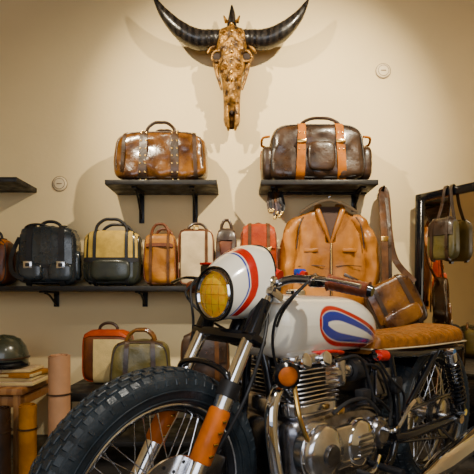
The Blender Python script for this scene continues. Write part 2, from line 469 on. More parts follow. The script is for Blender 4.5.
hide_roll(-.93,2.0,.040,.34,tanL)
hide_roll(-1.04,1.98,.045,.33,dkbrL)
hide_roll(-1.15,1.98,.05,.36,brownL)
hide_roll(-1.27,1.98,.05,.36,dkbrL)

# ---------------------------------------------------------------- wall caps
for (x,z) in [(-1.062,1.526),(.876,2.203)]:
    mb=MB(); mb.lathe([(0,-.008),(.032,-.008),(.040,-.005),(.044,.002)],plastic,n=36)
    mb.lathe([(.030,-.0095),(.033,-.0085),(.033,-.005),(.030,-.005)],plateR,n=36,closed=True)
    mb.lathe([(.043,-.001),(.046,-.001),(.046,.001),(.043,.001)],plateR,n=36,closed=True)
    mb.box((0,-.009,0),(.030,.004,.005),plateR,.001)
    mb.finish('round_wall_plate',loc=(x,YB-.003,z))

# ---------------------------------------------------------------- bull skull
def skull():
    mb=MB(); cx=-.03; cy=2.60
    sec=[(2.405,.03,.02,.02),(2.395,.07,.045,.015),(2.37,.092,.065,.01),(2.335,.094,.078,0),(2.30,.086,.08,0),(2.265,.092,.078,0),
         (2.225,.110,.075,-.002),(2.19,.102,.07,-.004),(2.15,.074,.066,-.008),(2.10,.060,.060,-.010),(2.04,.053,.054,-.008),(1.98,.048,.048,-.004),
         (1.92,.047,.042,.0),(1.87,.048,.036,.004),(1.84,.040,.028,.008),(1.825,.02,.014,.012)]
    rings=[];fine=[]
    for i in range(len(sec)-1):
        for q in range(5):
            t=q/5; fine.append(tuple(a*(1-t)+b*t for a,b in zip(sec[i],sec[i+1])))
    fine.append(sec[-1])
    for z,w,d,yc in fine:
        r=[]
        for k in range(64):
            a=2*pi*k/64; c,s_=math.cos(a),math.sin(a)
            x=w*math.copysign(abs(c)**.85,c); y=d*math.copysign(abs(s_)**1.0,s_)
            hollow=0
            if s_<0:
                for sx in (-1,1):
                    dd=((x-sx*.076)/.028)**2+((z-2.215)/.030)**2
                    hollow+=.034*math.exp(-dd)
                y-= .012*math.exp(-(x/.018)**2)*(1 if z>1.95 else 0)
                y+= .004*math.sin(z*120+abs(x)*70)
                if z<1.97: y+= .030*math.exp(-(x/.018)**2)*min(1,(1.97-z)/.05)
            y+=hollow
            r.append((cx+x,cy+yc+y,z))
        rings.append(r)
    mb.loft(rings,skullM)
    for sx in (-1,1):
        mb.tube([(cx+sx*(.083+.030*math.cos(a)),cy-.047+.02*abs(math.cos(a)),2.215+.030*math.sin(a)) for a in [i*pi/10 for i in range(20)]],.008,skullM,cyc=True,n=8)
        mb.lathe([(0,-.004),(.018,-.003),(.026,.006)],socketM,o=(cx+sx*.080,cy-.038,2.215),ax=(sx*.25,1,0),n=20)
        mb.tube([(cx+sx*.095,cy-.02,2.19),(cx+sx*.082,cy-.03,2.12),(cx+sx*.058,cy-.03,2.03)],[.015,.012,.006],skullM,sm=4,n=8)
        mb.tube([(cx+sx*.026,cy-.045,1.93),(cx+sx*.028,cy-.038,1.86),(cx+sx*.018,cy-.02,1.80)],[.013,.013,.006],skullM,sm=4,n=8)
        mb.tube([(cx+sx*.085,cy-.01,2.30),(cx+sx*.12,cy-.015,2.275),(cx+sx*.14,cy-.01,2.25)],[.018,.012,.004],skullM,sm=3,n=8)
        mb.tube([(cx+sx*.03,cy-.06,2.40),(cx+sx*.045,cy-.05,2.44)],[.012,.004],skullM,n=8)
        for zz,rr in ((2.33,.022),(2.14,.016),(2.08,.014)):
            mb.tube([(cx+sx*(.040-.0+(rr*(1-q/26))*math.cos(q*.5)),cy-.078+.004*(2.33-zz)*40*.1,zz+(rr*(1-q/26))*math.sin(q*.5)) for q in range(24)],.0032,brassM,n=6)
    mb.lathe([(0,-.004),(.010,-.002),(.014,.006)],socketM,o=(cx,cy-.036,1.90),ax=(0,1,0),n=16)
    mb.tube([(cx,cy-.01,2.38),(cx,cy-.02,2.43),(cx+.002,cy-.02,2.47),(cx,cy-.02,2.52)],[.035,.024,.018,.004],hornM,sm=4,n=12)
    for k in range(9):
        z=2.37-k*.038; mb.lathe([(0,-.010),(.006,-.008),(.010,-.003),(.012,.004)],brassM,o=(cx,cy-.088+.0015*k,z),n=12)
    def horn(P,R):
        n0=len(P)
        pts=[Vector((p[0],p[1],p[2])) for p in P]; dens=[];rr=[]
        for i in range(n0-1):
            for q in range(12):
                t=q/12
                g=lambda k:pts[min(max(k,0),n0-1)]
                p0,p1,p2,p3=g(i-1),g(i),g(i+1),g(i+2)
                dens.append(.5*((2*p1)+(p2-p0)*t+(2*p0-5*p1+4*p2-p3)*t*t+(3*p1-p0-3*p2+p3)*t**3))
                u=(i+t)/(n0-1)
                rr.append((R[i]*(1-t)+R[i+1]*t)*(1+.02*math.sin(u*90)*(1-u)))
        dens.append(pts[-1]); rr.append(R[-1])
        mb.tube(dens,rr,hornM,n=20)
    y=2.60
    horn([(cx-.05,y,2.35),(-.15,y-.01,2.33),(-.23,y-.02,2.325),(-.32,y-.035,2.365),(-.41,y-.05,2.45),(-.475,y-.055,2.55)],[.040,.052,.056,.049,.030,.004])
    horn([(cx+.05,y,2.35),(.09,y-.01,2.33),(.17,y-.02,2.325),(.26,y-.035,2.36),(.345,y-.05,2.435),(.405,y-.055,2.53)],[.040,.052,.056,.049,.030,.004])
    mb.tube([(cx,cy+.03,2.33),(cx,YB-.002,2.33)],.02,ironM,n=12)
    mb.finish('bull_skull_with_horns',ang=60)
skull()

# ---------------------------------------------------------------- jacket on hanger
def jacket():
    mb=MB(); cx=.530; y=2.60
    mb.T=Matrix.Translation((cx,y,-.018))
    sec=[(.80,.235,.036),(.85,.232,.042),(.95,.222,.042),(1.05,.218,.044),(1.12,.214,.044),(1.17,.210,.044),(1.21,.206,.042),(1.26,.200,.040),(1.30,.186,.036),(1.335,.150,.032),(1.36,.105,.028),(1.378,.074,.024),(1.388,.06,.02)]
    fine=[]
    for i in range(len(sec)-1):
        for q in range(6):
            t=q/6; fine.append(tuple(a*(1-t)+b*t for a,b in zip(sec[i],sec[i+1])))
    fine.append(sec[-1]); rings=[]
    for z,w,d in fine:
        r=[]
        for k in range(96):
            a=2*pi*k/96; c,s_=math.cos(a),math.sin(a)
            x=w*math.copysign(abs(c)**.7,c); yy=d*math.copysign(abs(s_)**.8,s_)
            if s_<0:
                yy+=.014*noise.noise(Vector((x*9,z*4,1.3)))+.008*noise.noise(Vector((x*24,z*10,4)))
                if z>1.17:
                    vw=.085*(z-1.17)/.21
                    if abs(x)<vw: yy+=.03
            r.append((x,yy,z))
        rings.append(r)
    mb.loft(rings,jackL)
    mb.add([(-.068,-.026,1.380),(.068,-.026,1.380),(0,-.046,1.165)],[[0,1,2]],lining)
    for sx in (-1,1):
        mb.tube([(sx*.130,.002,1.318),(sx*.180,0,1.285),(sx*.222,-.006,1.215),(sx*.245,-.010,1.08),(sx*.246,-.008,.95),(sx*.240,-.004,.83)],[.026,.040,.046,.043,.040,.036],jackL,sm=6,n=24,wr=.018)
        mb.tube([(sx*.240,-.004,.815),(sx*.240,-.004,.85)],.039,redbr,n=20)
        mb.tube([(sx*.002,-.048,1.17),(sx*.035,-.047,1.26),(sx*.068,-.036,1.35),(sx*.070,-.008,1.385),(sx*.045,.02,1.395)],[.006,.015,.018,.015,.010],jackL,sm=5,n=10)
        mb.tube([(sx*.150,-.030,1.322),(sx*.172,-.040,1.28),(sx*.182,-.046,1.22),(sx*.192,-.046,1.14)],.004,dkbrL,sm=5,n=8)
        mb.box((sx*.11,-.046,1.13),(.08,.010,.022),jackL,.004)
        mb.box((sx*.125,-.042,.97),(.11,.012,.022),dkbrL,.005,R=Matrix.Rotation(sx*.45,3,'Y'))
        mb.tube([(sx*.03,-.048,1.04),(sx*.1,-.046,1.045),(sx*.18,-.04,1.04)],.0022,dkbrL,n=6)
    mb.box((.004,-.049,.975),(.014,.008,.39),dkbrL,.003)
    mb.box((.004,-.054,.975),(.005,.004,.39),brassM,.001)
    mb.tube([(-.165,-.006,1.352),(-.11,-.008,1.388),(-.04,-.008,1.418),(0,-.008,1.424),(.04,-.008,1.418),(.11,-.008,1.388),(.165,-.006,1.352)],[.007,.011,.013,.013,.013,.011,.007],hangM,sm=5,n=10)
    mb.tube([(0,0,1.424),(0,0,1.442),(.012,-.002,1.447)],.003,steelM,sm=3,n=6)
    mb.finish('leather_jacket_on_hanger',ang=50)
jacket()
mb=MB()
mb.tube([(.28,2.60,1.447),(.75,2.60,1.447)],.006,ironM,n=12)
for x in (.30,.70): mb.tube([(x,2.60,1.447),(x,2.60,1.457)],.005,ironM,n=8)
for x in (.43,.49):
    mb.tube([(x,2.60,1.453),(x+.012,2.598,1.448),(x+.004,2.596,1.441)],.0022,steelM,sm=4,n=6)
mb.finish('hanging_rail')
mb=MB()
for i in range(6):
    x=.185+i*.013; d=.06+.05*random.random()
    m=[dkbrL,blkMat,dkbrL,brownL][i%4]
    mb.ribbon([(x,2.545,1.438),(x-.010,2.525-.005*i,1.39),(x-.012+.003*i,2.52-.004*i,1.435-d),(x,2.515,1.435-d-.04),(x+.014,2.53,1.435-d),(x+.012,2.545,1.39)],.013,.004,m,cyc=True,sm=5)
    mb.box((x+.0,2.51,1.435-d-.035),(.018,.01,.02),brassM,.003)
mb.tube([(.175,2.545,1.436),(.270,2.545,1.436)],.005,ironM,n=8)
mb.tube([(.225,2.545,1.436),(.225,2.545,1.458)],.005,ironM,n=8)
mb.finish('hanging_belts')

def crossbody():
    mb=MB()
    mb.T=Matrix.Translation((.935,2.495,.675))@Matrix.Rotation(math.radians(-26),4,'Y')
    S=Soft(.29,.08,.28,6,ty=.1,tx=.05)
    mb.soft(S,dkbrL,k=14,wr=.012)
    mb.strap(S,0,.262,70,205,brownL,th=.007,nx=10)
    mb.soft(Soft(.22,.04,.10,4,o=(0,-.045,.02)),brownL,k=6)
    for x in (-.08,.08): mb.strap(S,x,.022,100,240,dkbrL,th=.012)
    for x in (-.08,.08): mb.box(S.yz(x,math.radians(200),.016),(.032,.006,.028),brassM,.003)
    for yf in (-.8,.8): piping(mb,S,yf,dkbrL)
    mb.T=Matrix.Identity(4)
    mb.ribbon([(.815,2.475,.86),(.818,2.485,1.0),(.825,2.52,1.2),(.835,2.60,1.42),(.85,2.63,1.475),(.87,2.62,1.44),(.880,2.59,1.2),(.905,2.56,1.05),(.985,2.50,.93)],.036,.005,strapB)
    mb.ribbon([(.842,2.470,.87),(.845,2.480,1.0),(.852,2.515,1.2),(.862,2.60,1.42)],.018,.005,dkbrL)
    mb.tube([(.85,2.698,1.465),(.85,2.62,1.465),(.85,2.60,1.49)],.007,ironM,n=8)
    mb.box((.825,2.512,1.17),(.042,.012,.03),brassM,.003)
    mb.finish('crossbody_bag')
crossbody()

# ---------------------------------------------------------------- standing mirror (right)
def mirror():
    mb=MB(); W=.62; H=1.42; t=.045
    mb.box((0,0,H/2),(W-.04,.012,H-.04),mirrorM,.0)
    for x in (-W/2+t/2,W/2-t/2): mb.box((x,0,H/2),(t,.045,H),blackM,.006)
    for z in (t/2,H-t/2): mb.box((0,0,z),(W,.045,t),blackM,.006)
    mb.box((0,.012,H/2),(W-.02,.012,H-.02),shelfM,0)
    S=Soft(.17,.08,.22,4.5,ty=.2,tx=.08,o=(-.10,-.068,1.02))  # bag added before the glass, standing in for a reflected bag
    mb.soft(S,oliveC,k=10,wr=.006)
    mb.strap(S,0,.15,75,170,dkbrL,nx=8,th=.006)
    for x in (-.045,.045): mb.strap(S,x,.016,95,255,dkbrL,th=.010)
    for x in (-.16,-.04): mb.ribbon([(x,-.055,1.2),(x+(.03 if x<-.1 else -.03),-.04,1.32),(-.10+(x+.1)*.3,-.03,H),(-.10+(x+.1)*.3,0,H+.006),(-.10+(x+.1)*.3,.03,H-.02)],.016,.004,dkbrL)
    a=math.radians(-57)
    cx=1.035+math.cos(a)*W/2; cy=2.62+math.sin(a)*W/2
    mb.finish('standing_mirror',loc=(cx,cy,FL),rot=(math.radians(-1.0),0,a))
mirror()
hide_roll(1.40,1.98,.04,.9,fabY,name='fabric_roll')
hide_roll(1.49,1.98,.045,.84,fabB,name='fabric_roll')
mb=MB()
mb.lathe([(0,0),(.03,0),(.03,.02),(0,.02)],ironM,ax=(-1,0,0),n=20)
mb.tube([(.0,0,0),(-.12,0,.03),(-.20,0,.02)],.008,ironM,sm=4,n=8)
mb.lathe([(.015,.05),(.03,.03),(.07,-.04),(.066,-.04),(.028,.025),(.0,.04)],blackM,o=(-.20,0,-.02),ax=(0,0,1),n=28)
mb.finish('wall_lamp',loc=(XR-.001,2.45,1.62))

# ---------------------------------------------------------------- MOTORCYCLE
bike=bpy.data.objects.new('motorcycle',None); COL.objects.link(bike)
bike.location=(-.198,1.095,0); bike.rotation_euler=(0,0,math.radians(40))
ZA=.345; RW=.320; WB=1.33
axisF=Vector((.27,0,.495)).normalized()
STEER=Matrix.Translation((0,0,ZA))@Matrix.Rotation(math.radians(5),4,axisF)@Matrix.Translation((0,0,-ZA))
def FP(t,y=0,dx=0): return Vector((.27*t+dx,y,ZA+.495*t))

def wheel(o,T,R,front):
    hw=.060
    mb=MB(); mb.T=T
    prof=[(R-.082,-.034),(R-.074,-.048),(R-.055,-.056),(R-.032,-hw),(R-.016,-.053),(R-.006,-.036),(R-.002,-.018),(R-.001,0)]
    prof=prof+[(r,-h) for r,h in prof[:-1][::-1]]+[(R-.09,.02),(R-.09,-.02)]
    mb.lathe(prof,rubM,o=o,ax=(0,1,0),n=96,closed=True)
    Nn=64
    for k in range(Nn):
        for row,(h,rr,tw,lw,tilt,ph) in enumerate([(0,R-.001,.023,.018,0,0),(-.021,R-.0028,.023,.018,12,.5),(.021,R-.0028,.023,.018,-12,.5),(-.0405,R-.0115,.022,.018,42,0),(.0405,R-.0115,.022,.018,-42,0),(-.055,R-.025,.008,.016,72,.5),(.055,R-.025,.008,.016,-72,.5)]):
            a=2*pi*(k+ph)/Nn
            rad=Vector((math.cos(a),0,math.sin(a))); tan=Vector((-math.sin(a),0,math.cos(a))); lat=Vector((0,1,0))
            tl=math.radians(tilt)
            up=rad*math.cos(tl)+lat*(-math.sin(tl)); la=lat*math.cos(tl)+rad*math.sin(tl)
            Rm=Matrix((tan,la,up)).transposed()
            c=Vector(o)+rad*rr+lat*h
            mb.box(c,(tw,lw,.008),rubM,.0018,R=Rm,seg=1)
    for s in (-1,1):
        for rr,hh in ((R-.045,.0585),(R-.068,.052)):
            mb.tube([Vector(o)+Vector((rr*math.cos(a),s*hh,rr*math.sin(a))) for a in [i*pi/48 for i in range(96)]],.0018,rubM,cyc=True,n=6)
    mb.finish(('front' if front else 'rear')+'_tyre',bike,ang=35)
    mb=MB(); mb.T=T
    r0=R-.082
    prof=[(r0,-.038),(r0+.005,-.036),(r0+.004,-.030),(r0-.010,-.026),(r0-.016,-.012),(r0-.018,0),(r0-.016,.012),(r0-.010,.026),(r0+.004,.030),(r0+.005,.036),(r0,.038),(r0-.014,.030),(r0-.022,.014),(r0-.024,0),(r0-.022,-.014),(r0-.014,-.030)]
    mb.lathe(prof,blackM,o=o,n=96,closed=True)
    for s in (-1,1):
        mb.lathe([(r0+.002,s*.0385),(r0-.001,s*.0395),(r0-.004,s*.037),(r0-.001,s*.036)],aluM,o=o,n=96,closed=True)
    mb.lathe([(.0,-.06),(.022,-.06),(.022,-.045),(.055,-.04),(.057,-.034),(.03,-.028),(.026,0),(.03,.028),(.057,.034),(.055,.04),(.022,.045),(.022,.06),(0,.06)],aluM,o=o,n=40)
    n=20
    for k in range(n):
        for s in (-1,1):
            for dr in (-1,1):
                a0=2*pi*(k+.25*s)/n; a1=a0+dr*.42
                if (k%2==0)!=(dr>0): continue
                p0=Vector(o)+Vector((.053*math.cos(a0),s*.037,.053*math.sin(a0)))
                p1=Vector(o)+Vector(((r0-.02)*math.cos(a1),s*.006,(r0-.02)*math.sin(a1)))
                mb.tube([p0,p1],.0016,steelM,n=6)
                mb.tube([p1+(p0-p1)*.08,p1],.003,steelM,n=6)
    y0=-.07
    if front:
        mb.lathe([(.075,y0),(.125,y0),(.125,y0+.006),(.075,y0+.006)],aluM,o=o,n=60,closed=True)
        for k in range(6):
            a=2*pi*k/6; c=Vector(o)+Vector((.06*math.cos(a),y0+.004,.06*math.sin(a)))
            Rm=Matrix.Rotation(-a,3,'Y'); mb.box(c,(.05,.006,.018),aluDM,.002,R=Rm)
        for k in range(24):
            a=2*pi*k/24; rr=.09+.02*(k%2); c=Vector(o)+Vector((rr*math.cos(a),y0-.0008,rr*math.sin(a)))
            mb.lathe([(0,0),(.0045,0)],blkMat,o=c,n=10)
    else:
        mb.lathe([(0,y0-.005),(.06,y0-.005),(.082,y0+.005),(.085,y0+.03),(.06,y0+.04)],aluM,o=o,n=48)
        mb.lathe([(.075,-.088),(.088,-.088),(.088,-.083),(.075,-.083)],aluDM,o=o,n=48,closed=True)
    mb.finish(('front' if front else 'rear')+'_rim_and_spokes',bike)
wheel((0,0,ZA),STEER,RW,True)
wheel((WB,0,ZA),Matrix.Identity(4),RW,False)

# forks
mb=MB(); mb.T=STEER
FY=.094
for y in (-FY,FY):
    mb.tube([FP(-.04,y,-.012),FP(.0,y,-.012),FP(.06,y),FP(.52,y)],[.02,.026,.024,.024],aluM,sm=3,n=20)
    mb.tube([FP(.50,y),FP(.57,y)],.028,blkMat,n=20)
    mb.tube([FP(.55,y),FP(1.08,y)],.0185,chromeM,n=20)
    mb.tube([FP(.80,y),FP(.98,y)],.024,blackM,n=20)
    mb.lathe([(0,.012),(.014,.012),(.02,.004),(.021,-.01)],chromeM,o=FP(1.09,y),ax=axisF,n=20)
    mb.tube([FP(0,y,-.012)+Vector((0,-.018,0)),FP(0,y,-.012)+Vector((0,.018,0))],.018,aluDM,n=16)
mb.tube([FP(0,-.125),FP(0,.125)],.009,steelM,n=12)
RY=Matrix.Rotation(math.atan2(.27,.495),3,'Y')
for t in (.78,1.02):
    mb.box(FP(t,0,.012),(.06,.25,.028),blackM if t<1 else aluM,.01,R=RY)
mb.tube([FP(.74,0,.04),FP(1.04,0,.04)],.022,blackM,n=20)
mb.tube([FP(.53,-FY),FP(.62,-.09,-.03),FP(.66,0,-.045),FP(.62,.09,-.03),FP(.53,FY)],.008,blackM,sm=5,n=10)
mb.box(FP(.16,-.083,.055),(.055,.04,.075),aluDM,.008,R=RY)
mb.tube([FP(.22,-.09,.05),FP(.5,-.125,.04),FP(.8,-.12,.03),FP(1.0,-.06,.05)],.005,blkMat,sm=5,n=8)
mb.finish('fork',bike)
mb=MB(); mb.T=STEER
for y in (-FY,FY):
    mb.tube([FP(.21,y),FP(.22,y),FP(.435,y),FP(.445,y)],[.025,.0275,.0275,.025],orangeL,n=24)
    for t in (.25,.30,.35,.40):
        mb.box(FP(t,y-.028,0),(.014,.006,.008),brassM,.002)
mb.finish('fork_leather_wraps',bike)

# headlight
HX,HZ=.170,.845
mb=MB(); mb.T=STEER
mb.lathe([(0,-.008),(.02,-.007),(.04,-.004),(.055,.001),(.059,.006)],amberM,o=(HX,0,HZ),ax=(1,0,0),n=48)
mb.lathe([(.058,.000),(.062,-.005),(.066,-.002),(.068,.012),(.066,.03),(.060,.03)],chromeM,o=(HX,0,HZ),ax=(1,0,0),n=48,closed=True)
for k in (-1,0,1):
    z=k*.026; w=math.sqrt(max(.056**2-z*z,0))*.96
    for A in (0,1):
        pts=[]
        for q in [-1+i/6 for i in range(13)]:
            xx=HX-.0075+.009*((q*w)**2+z*z)/.06**2
            pts.append((xx,q*w,HZ+z) if A else (xx,z,HZ+q*w))
        mb.tube(pts,.0009,brassM,n=6)
mb.lathe([(.066,.02),(.069,.05),(.063,.09),(.045,.12),(0,.13)],blackM,o=(HX,0,HZ),ax=(1,0,0),n=48)
for s in (-1,1): mb.tube([(HX+.07,s*.066,HZ),(HX+.10,s*.094,HZ-.02)],.009,blackM,n=10)
mb.finish('headlight',bike)

# fairing
mb=MB(); mb.T=STEER
NT,NA=110,220
rings=[];par=[]
for i in range(NT+1):
    t=i/NT
    x=HX+.002+.115*t
    hw=.072+.038*math.sin(t*pi/2)
    up=.072+.070*math.sin(min(t*1.1,1)*pi/2)**.9
    dn=.069-.002*t
    r=[]
    for k in range(NA):
        a=2*pi*k/NA; c,s_=math.cos(a),math.sin(a)
        n=2.2
        rr=1/((abs(c)**n+abs(s_)**n)**(1/n))
        xx=x+ (.035*t*max(s_,0)) - .030*t*max(-s_,0)
        r.append((xx,hw*rr*c,HZ+(up if s_>0 else dn)*rr*s_)); par.append((t,a))
    rings.append(r)
WH=(.90,.84,.70); RD=(.50,.005,.0); BL=(.006,.028,.32)
def fcol(v,i):
    i=i%len(par)
    t,a=par[i]; s_=math.sin(a)
    c=.46-.24*max(0,-s_+.2)
    fade=1 if s_>-.75 else max(0,1-(-.75-s_)/.05)
    e=.012
    def band(col,c0,hw_,C): return mix(col,C,fade*min(1,max(0,(hw_-abs(t-c0))/e+.5)))
    col=band(WH,c,.085,RD); col=band(col,c-.120,.018,BL)
    return col
inner=[[(p[0]+.003,p[1]*.975,HZ+(p[2]-HZ)*.975) for p in r] for r in rings]
mb.loft(rings,whiteP,cap=False); mb.loft(inner,whiteP,cap=False)
mb.finish('fairing',bike,colfn=fcol)
mb=MB(); mb.T=STEER
mb.tube(rings[-1][::4],.003,blackM,cyc=True,n=8); mb.tube([Vector(p)+Vector((-.002,0,0)) for p in rings[0][::4]],.004,blackM,cyc=True,n=8)
mb.finish('fairing_edge_trim',bike)

# handlebar
mb=MB(); mb.T=STEER
bar=[(.375,.345,.862),(.355,.25,.880),(.32,.15,.892),(.305,.09,.876),(.305,0,.874),(.305,-.09,.876),(.32,-.15,.892),(.350,-.25,.884),(.368,-.335,.868)]
mb.tube(bar,.0115,aluDM,sm=5,n=14)
for s in (-1,1):
    mb.box((.305,s*.05,.860),(.03,.022,.04),aluM,.004)
    mb.box((.335,s*.215,.886),(.045,.03,.03),blackM,.006)
    mb.tube([(.315,s*.215,.889),(.280,s*.25,.892),(.288,s*.30,.888),(.300,s*.36,.876)],[.008,.007,.006,.008],aluM if s<0 else blackM,sm=5,n=8,flat=.7)
    mb.tube([(.345,s*.185,.889),(.348,s*.205,.889)],.016,blackM,n=14)
mb.box((.32,.19,.916),(.045,.05,.035),blackM,.006); mb.box((.32,.19,.937),(.047,.052,.008),redM,.003)
mb.tube([(.315,-.105,.898),(.312,-.08,.908)],.017,redM,n=12)
mb.tube([(.345,-.170,.901),(.341,-.15,.906)],.012,redM,n=12)
mb.box((.345,-.15,.911),(.03,.022,.018),blueM,.004)
mb.lathe([(0,.012),(.034,.012),(.036,.008),(.036,-.03),(.02,-.045),(0,-.045)],blackM,o=(.335,.0,.925),ax=(.6,0,.8),n=36)
mb.lathe([(.033,.010),(.035,.016),(.039,.012),(.038,.004)],chromeM,o=(.335,0,.925),ax=(.6,0,.8),n=36,closed=True)
mb.lathe([(0,.0135),(.032,.0135)],plastic,o=(.335,0,.925),ax=(.6,0,.8),n=36)
cab=[[(.29,-.22,.885),(.25,-.20,.84),(.30,-.12,.78),(.36,-.06,.70),(.42,-.1,.62)],[(.30,.22,.88),(.24,.21,.84),(.28,.13,.76),(.38,.06,.70),(.5,.05,.66)],[(.30,-.2,.875),(.26,-.15,.80),(.28,-.12,.70),(.34,-.12,.58),(.42,-.13,.5)],[(.30,.2,.9),(.22,.16,.86),(.2,.12,.74),(.15,.11,.6),(.06,.09,.45)]]
for c in cab: mb.tube(c,.004,blkMat,sm=8,n=8)
mb.finish('handlebar',bike)
mb=MB(); mb.T=STEER
for s,p0,p1 in ((1,(.357,.243,.881),(.377,.352,.861)),(-1,(.349,-.240,.885),(.370,-.342,.867))):
    p0=Vector(p0);p1=Vector(p1)
    pts=[p0+(p1-p0)*(k/16) for k in range(17)]
    mb.tube(pts,[.023]+[.0185+.0012*(k%2) for k in range(15)]+[.022],gripM,n=18)
    mb.tube([p1,p1+(p1-p0).normalized()*.010],[.016,.013],blackM,n=14)
mb.finish('handlebar_grips',bike)

# tank
mb=MB(); NT,NA=260,300
X0,X1=.295,.87
rings=[]
for i in range(NT+1):
    t=i/NT; t=min(max(t,.0015),.9985)
    rf=math.sqrt(max(0,1-(1-min(t/.16,1))**2.2)); rr=math.sqrt(max(0,1-max((t-.60)/.40,0)**2.4))
    hw=(.137-.015*t)*(.04+.96*rf)*(.04+.96*rr)*(1-.08*max(0,(t-.45)))
    zt=.856-.012*t-.035*(1-rf)-.095*max((t-.62)/.38,0)**2.0-.005
    zb=.660+.05*(1-rf)+.006*max((t-.8)/.2,0)
    zc=(zt+zb)/2+.004; r=[]
    for k in range(NA):
        a=2*pi*k/NA; c,s_=math.cos(a),math.sin(a); n=2.7 if s_>0 else 3.4
        q=1/((abs(c)**n+abs(s_)**n)**(1/n))
        hz=(zt-zc) if s_>0 else (zc-zb)
        yy=hw*q*c
        if s_<0: yy*=(1-.10*abs(s_*q)) 
        r.append((X0+(X1-X0)*t,yy,zc+hz*q*s_))
    rings.append(r)
def tcol(v,i):
    x,z=v.x,v.z; col=WH
    u=(x-.455)/.42
    if 0<u<1 and abs(v.y)>.02:
        c=.766-.092*u**1.2
        hw=.070*math.sqrt(max(0,1-(1-min(u/.28,1))**2))*(1-u)**.55
        d=hw-abs(z-c)
        d=min(d,(x-.455)*1.1)
        e=.003
        def st(d0): return min(1,max(0,(d-d0)/e+.5))
        bt=.028*(1-u)+.005
        col=mix(col,RD,st(0)); col=mix(col,WH,st(.014)); col=mix(col,BL,st(.016)); col=mix(col,WH,st(.016+bt))
    return col
mb.loft(rings,whiteP)
mb.finish('fuel_tank',bike,colfn=tcol,ang=60)
mb=MB()
mb.lathe([(0,.016),(.024,.016),(.03,.012),(.031,0)],chromeM,o=(.50,0,.847),ax=(0,0,1),n=30)
mb.box((.47,0,.856),(.02,.012,.008),chromeM,.002)
mb.finish('fuel_cap',bike)

# seat
mb=MB(); SX0,SX1=.82,1.43
rings=[];N_=150
for i in range(N_+1):
    t=i/N_; x=SX0+(SX1-SX0)*t
    e=math.sqrt(max(0,1-(1-min(t/.05,1))**2))*math.sqrt(max(0,1-max((t-.93)/.07,0)**2)); e=max(e,.04)
    hw=(.085+.04*min(t*2.2,1))*(.6+.4*e)
    rib=.0065*abs(math.sin(pi*(x-SX0)/.034))
    zt=.710-.006*math.sin(t*pi)+.014*t*t+rib; zb=.638
    zt=zb+(zt-zb)*e
    r=[]
    for k in range(48):
        a=2*pi*k/48; c,s_=math.cos(a),math.sin(a); n=3
        q=1/((abs(c)**n+abs(s_)**n)**(1/n)); zc=(zt+zb)/2
        r.append((x,hw*q*c,zc+(zt-zb)/2*q*s_))
    rings.append(r)
mb.loft(rings,seatM)
edge=[(SX0+(SX1-SX0)*k/30,-(.085+.04*min(k/30*2.2,1))*1.0,.656) for k in range(31)]
edge=edge+[(p[0],-p[1],p[2]) for p in edge[::-1]]
mb.tube(edge,.003,pipeC,cyc=True,n=8)
mb.box((1.13,0,.635),(.60,.18,.014),blackM,.005)
mb.finish('seat',bike,ang=60)

# frame
mb=MB()
r=.014
mb.tube([(.335,0,.79),(.5,0,.70),(.85,0,.66)],.02,blackM,sm=5,n=14)
mb.tube([(.29,0,.70),(.345,0,.85)],.026,blackM,n=18)
for s in (-1,1):
    mb.tube([(.32,s*.02,.73),(.335,s*.05,.60),(.34,s*.075,.40),(.37,s*.08,.26),(.45,s*.09,.235),(.80,s*.10,.235),(.90,s*.10,.30),(.92,s*.10,.45),(.88,s*.095,.64)],r,blackM,sm=6,n=12)
    mb.tube([(.80,s*.09,.65),(1.0,s*.10,.632),(1.40,s*.105,.625),(1.46,s*.07,.625),(1.475,0,.625)],r,blackM,sm=6,n=12)
    mb.tube([(.90,s*.10,.36),(1.20,s*.112,.632)],.011,blackM,n=12)
    mb.tube([(.90,s*.10,.34),(1.0,s*.115,.34),(WB+.03,s*.12,ZA)],.018,blackM,sm=4,n=14)
    mb.lathe([(0,-.01),(.02,-.01),(.022,.01)],chromeM,o=(WB,s*.14,ZA),ax=(0,-s,0),n=20)
mb.tube([(WB,-.14,ZA),(WB,.14,ZA)],.01,steelM,n=12)
rg=[]
for k in range(21):
    a=math.radians(75+k*60/20); R_=RW+.024
    rg.append([(WB+R_*math.cos(a),y,ZA+R_*math.sin(a)-.008*(abs(y)/.065)**2) for y in (-.068,-.045,0,.045,.068)]+[(WB+(R_-.004)*math.cos(a),y,ZA+(R_-.004)*math.sin(a)-.008*(abs(y)/.065)**2) for y in (.068,.045,0,-.045,-.068)])
mb.T=Matrix.Translation((0,0,-.01))
mb.loft(rg,blackM)
mb.T=Matrix.Identity(4)
mb.tube([(.72,-.10,.30),(.72,-.24,.30)],[.010,.013],blkMat,n=12)
mb.tube([(.72,.10,.30),(.72,.24,.30)],[.010,.013],blkMat,n=12)
mb.tube([(.60,-.10,.235),(.66,-.22,.045)],.010,blackM,n=10)
mb.box((.665,-.23,.034),(.05,.03,.014),blackM,.004)
mb.finish('frame',bike)

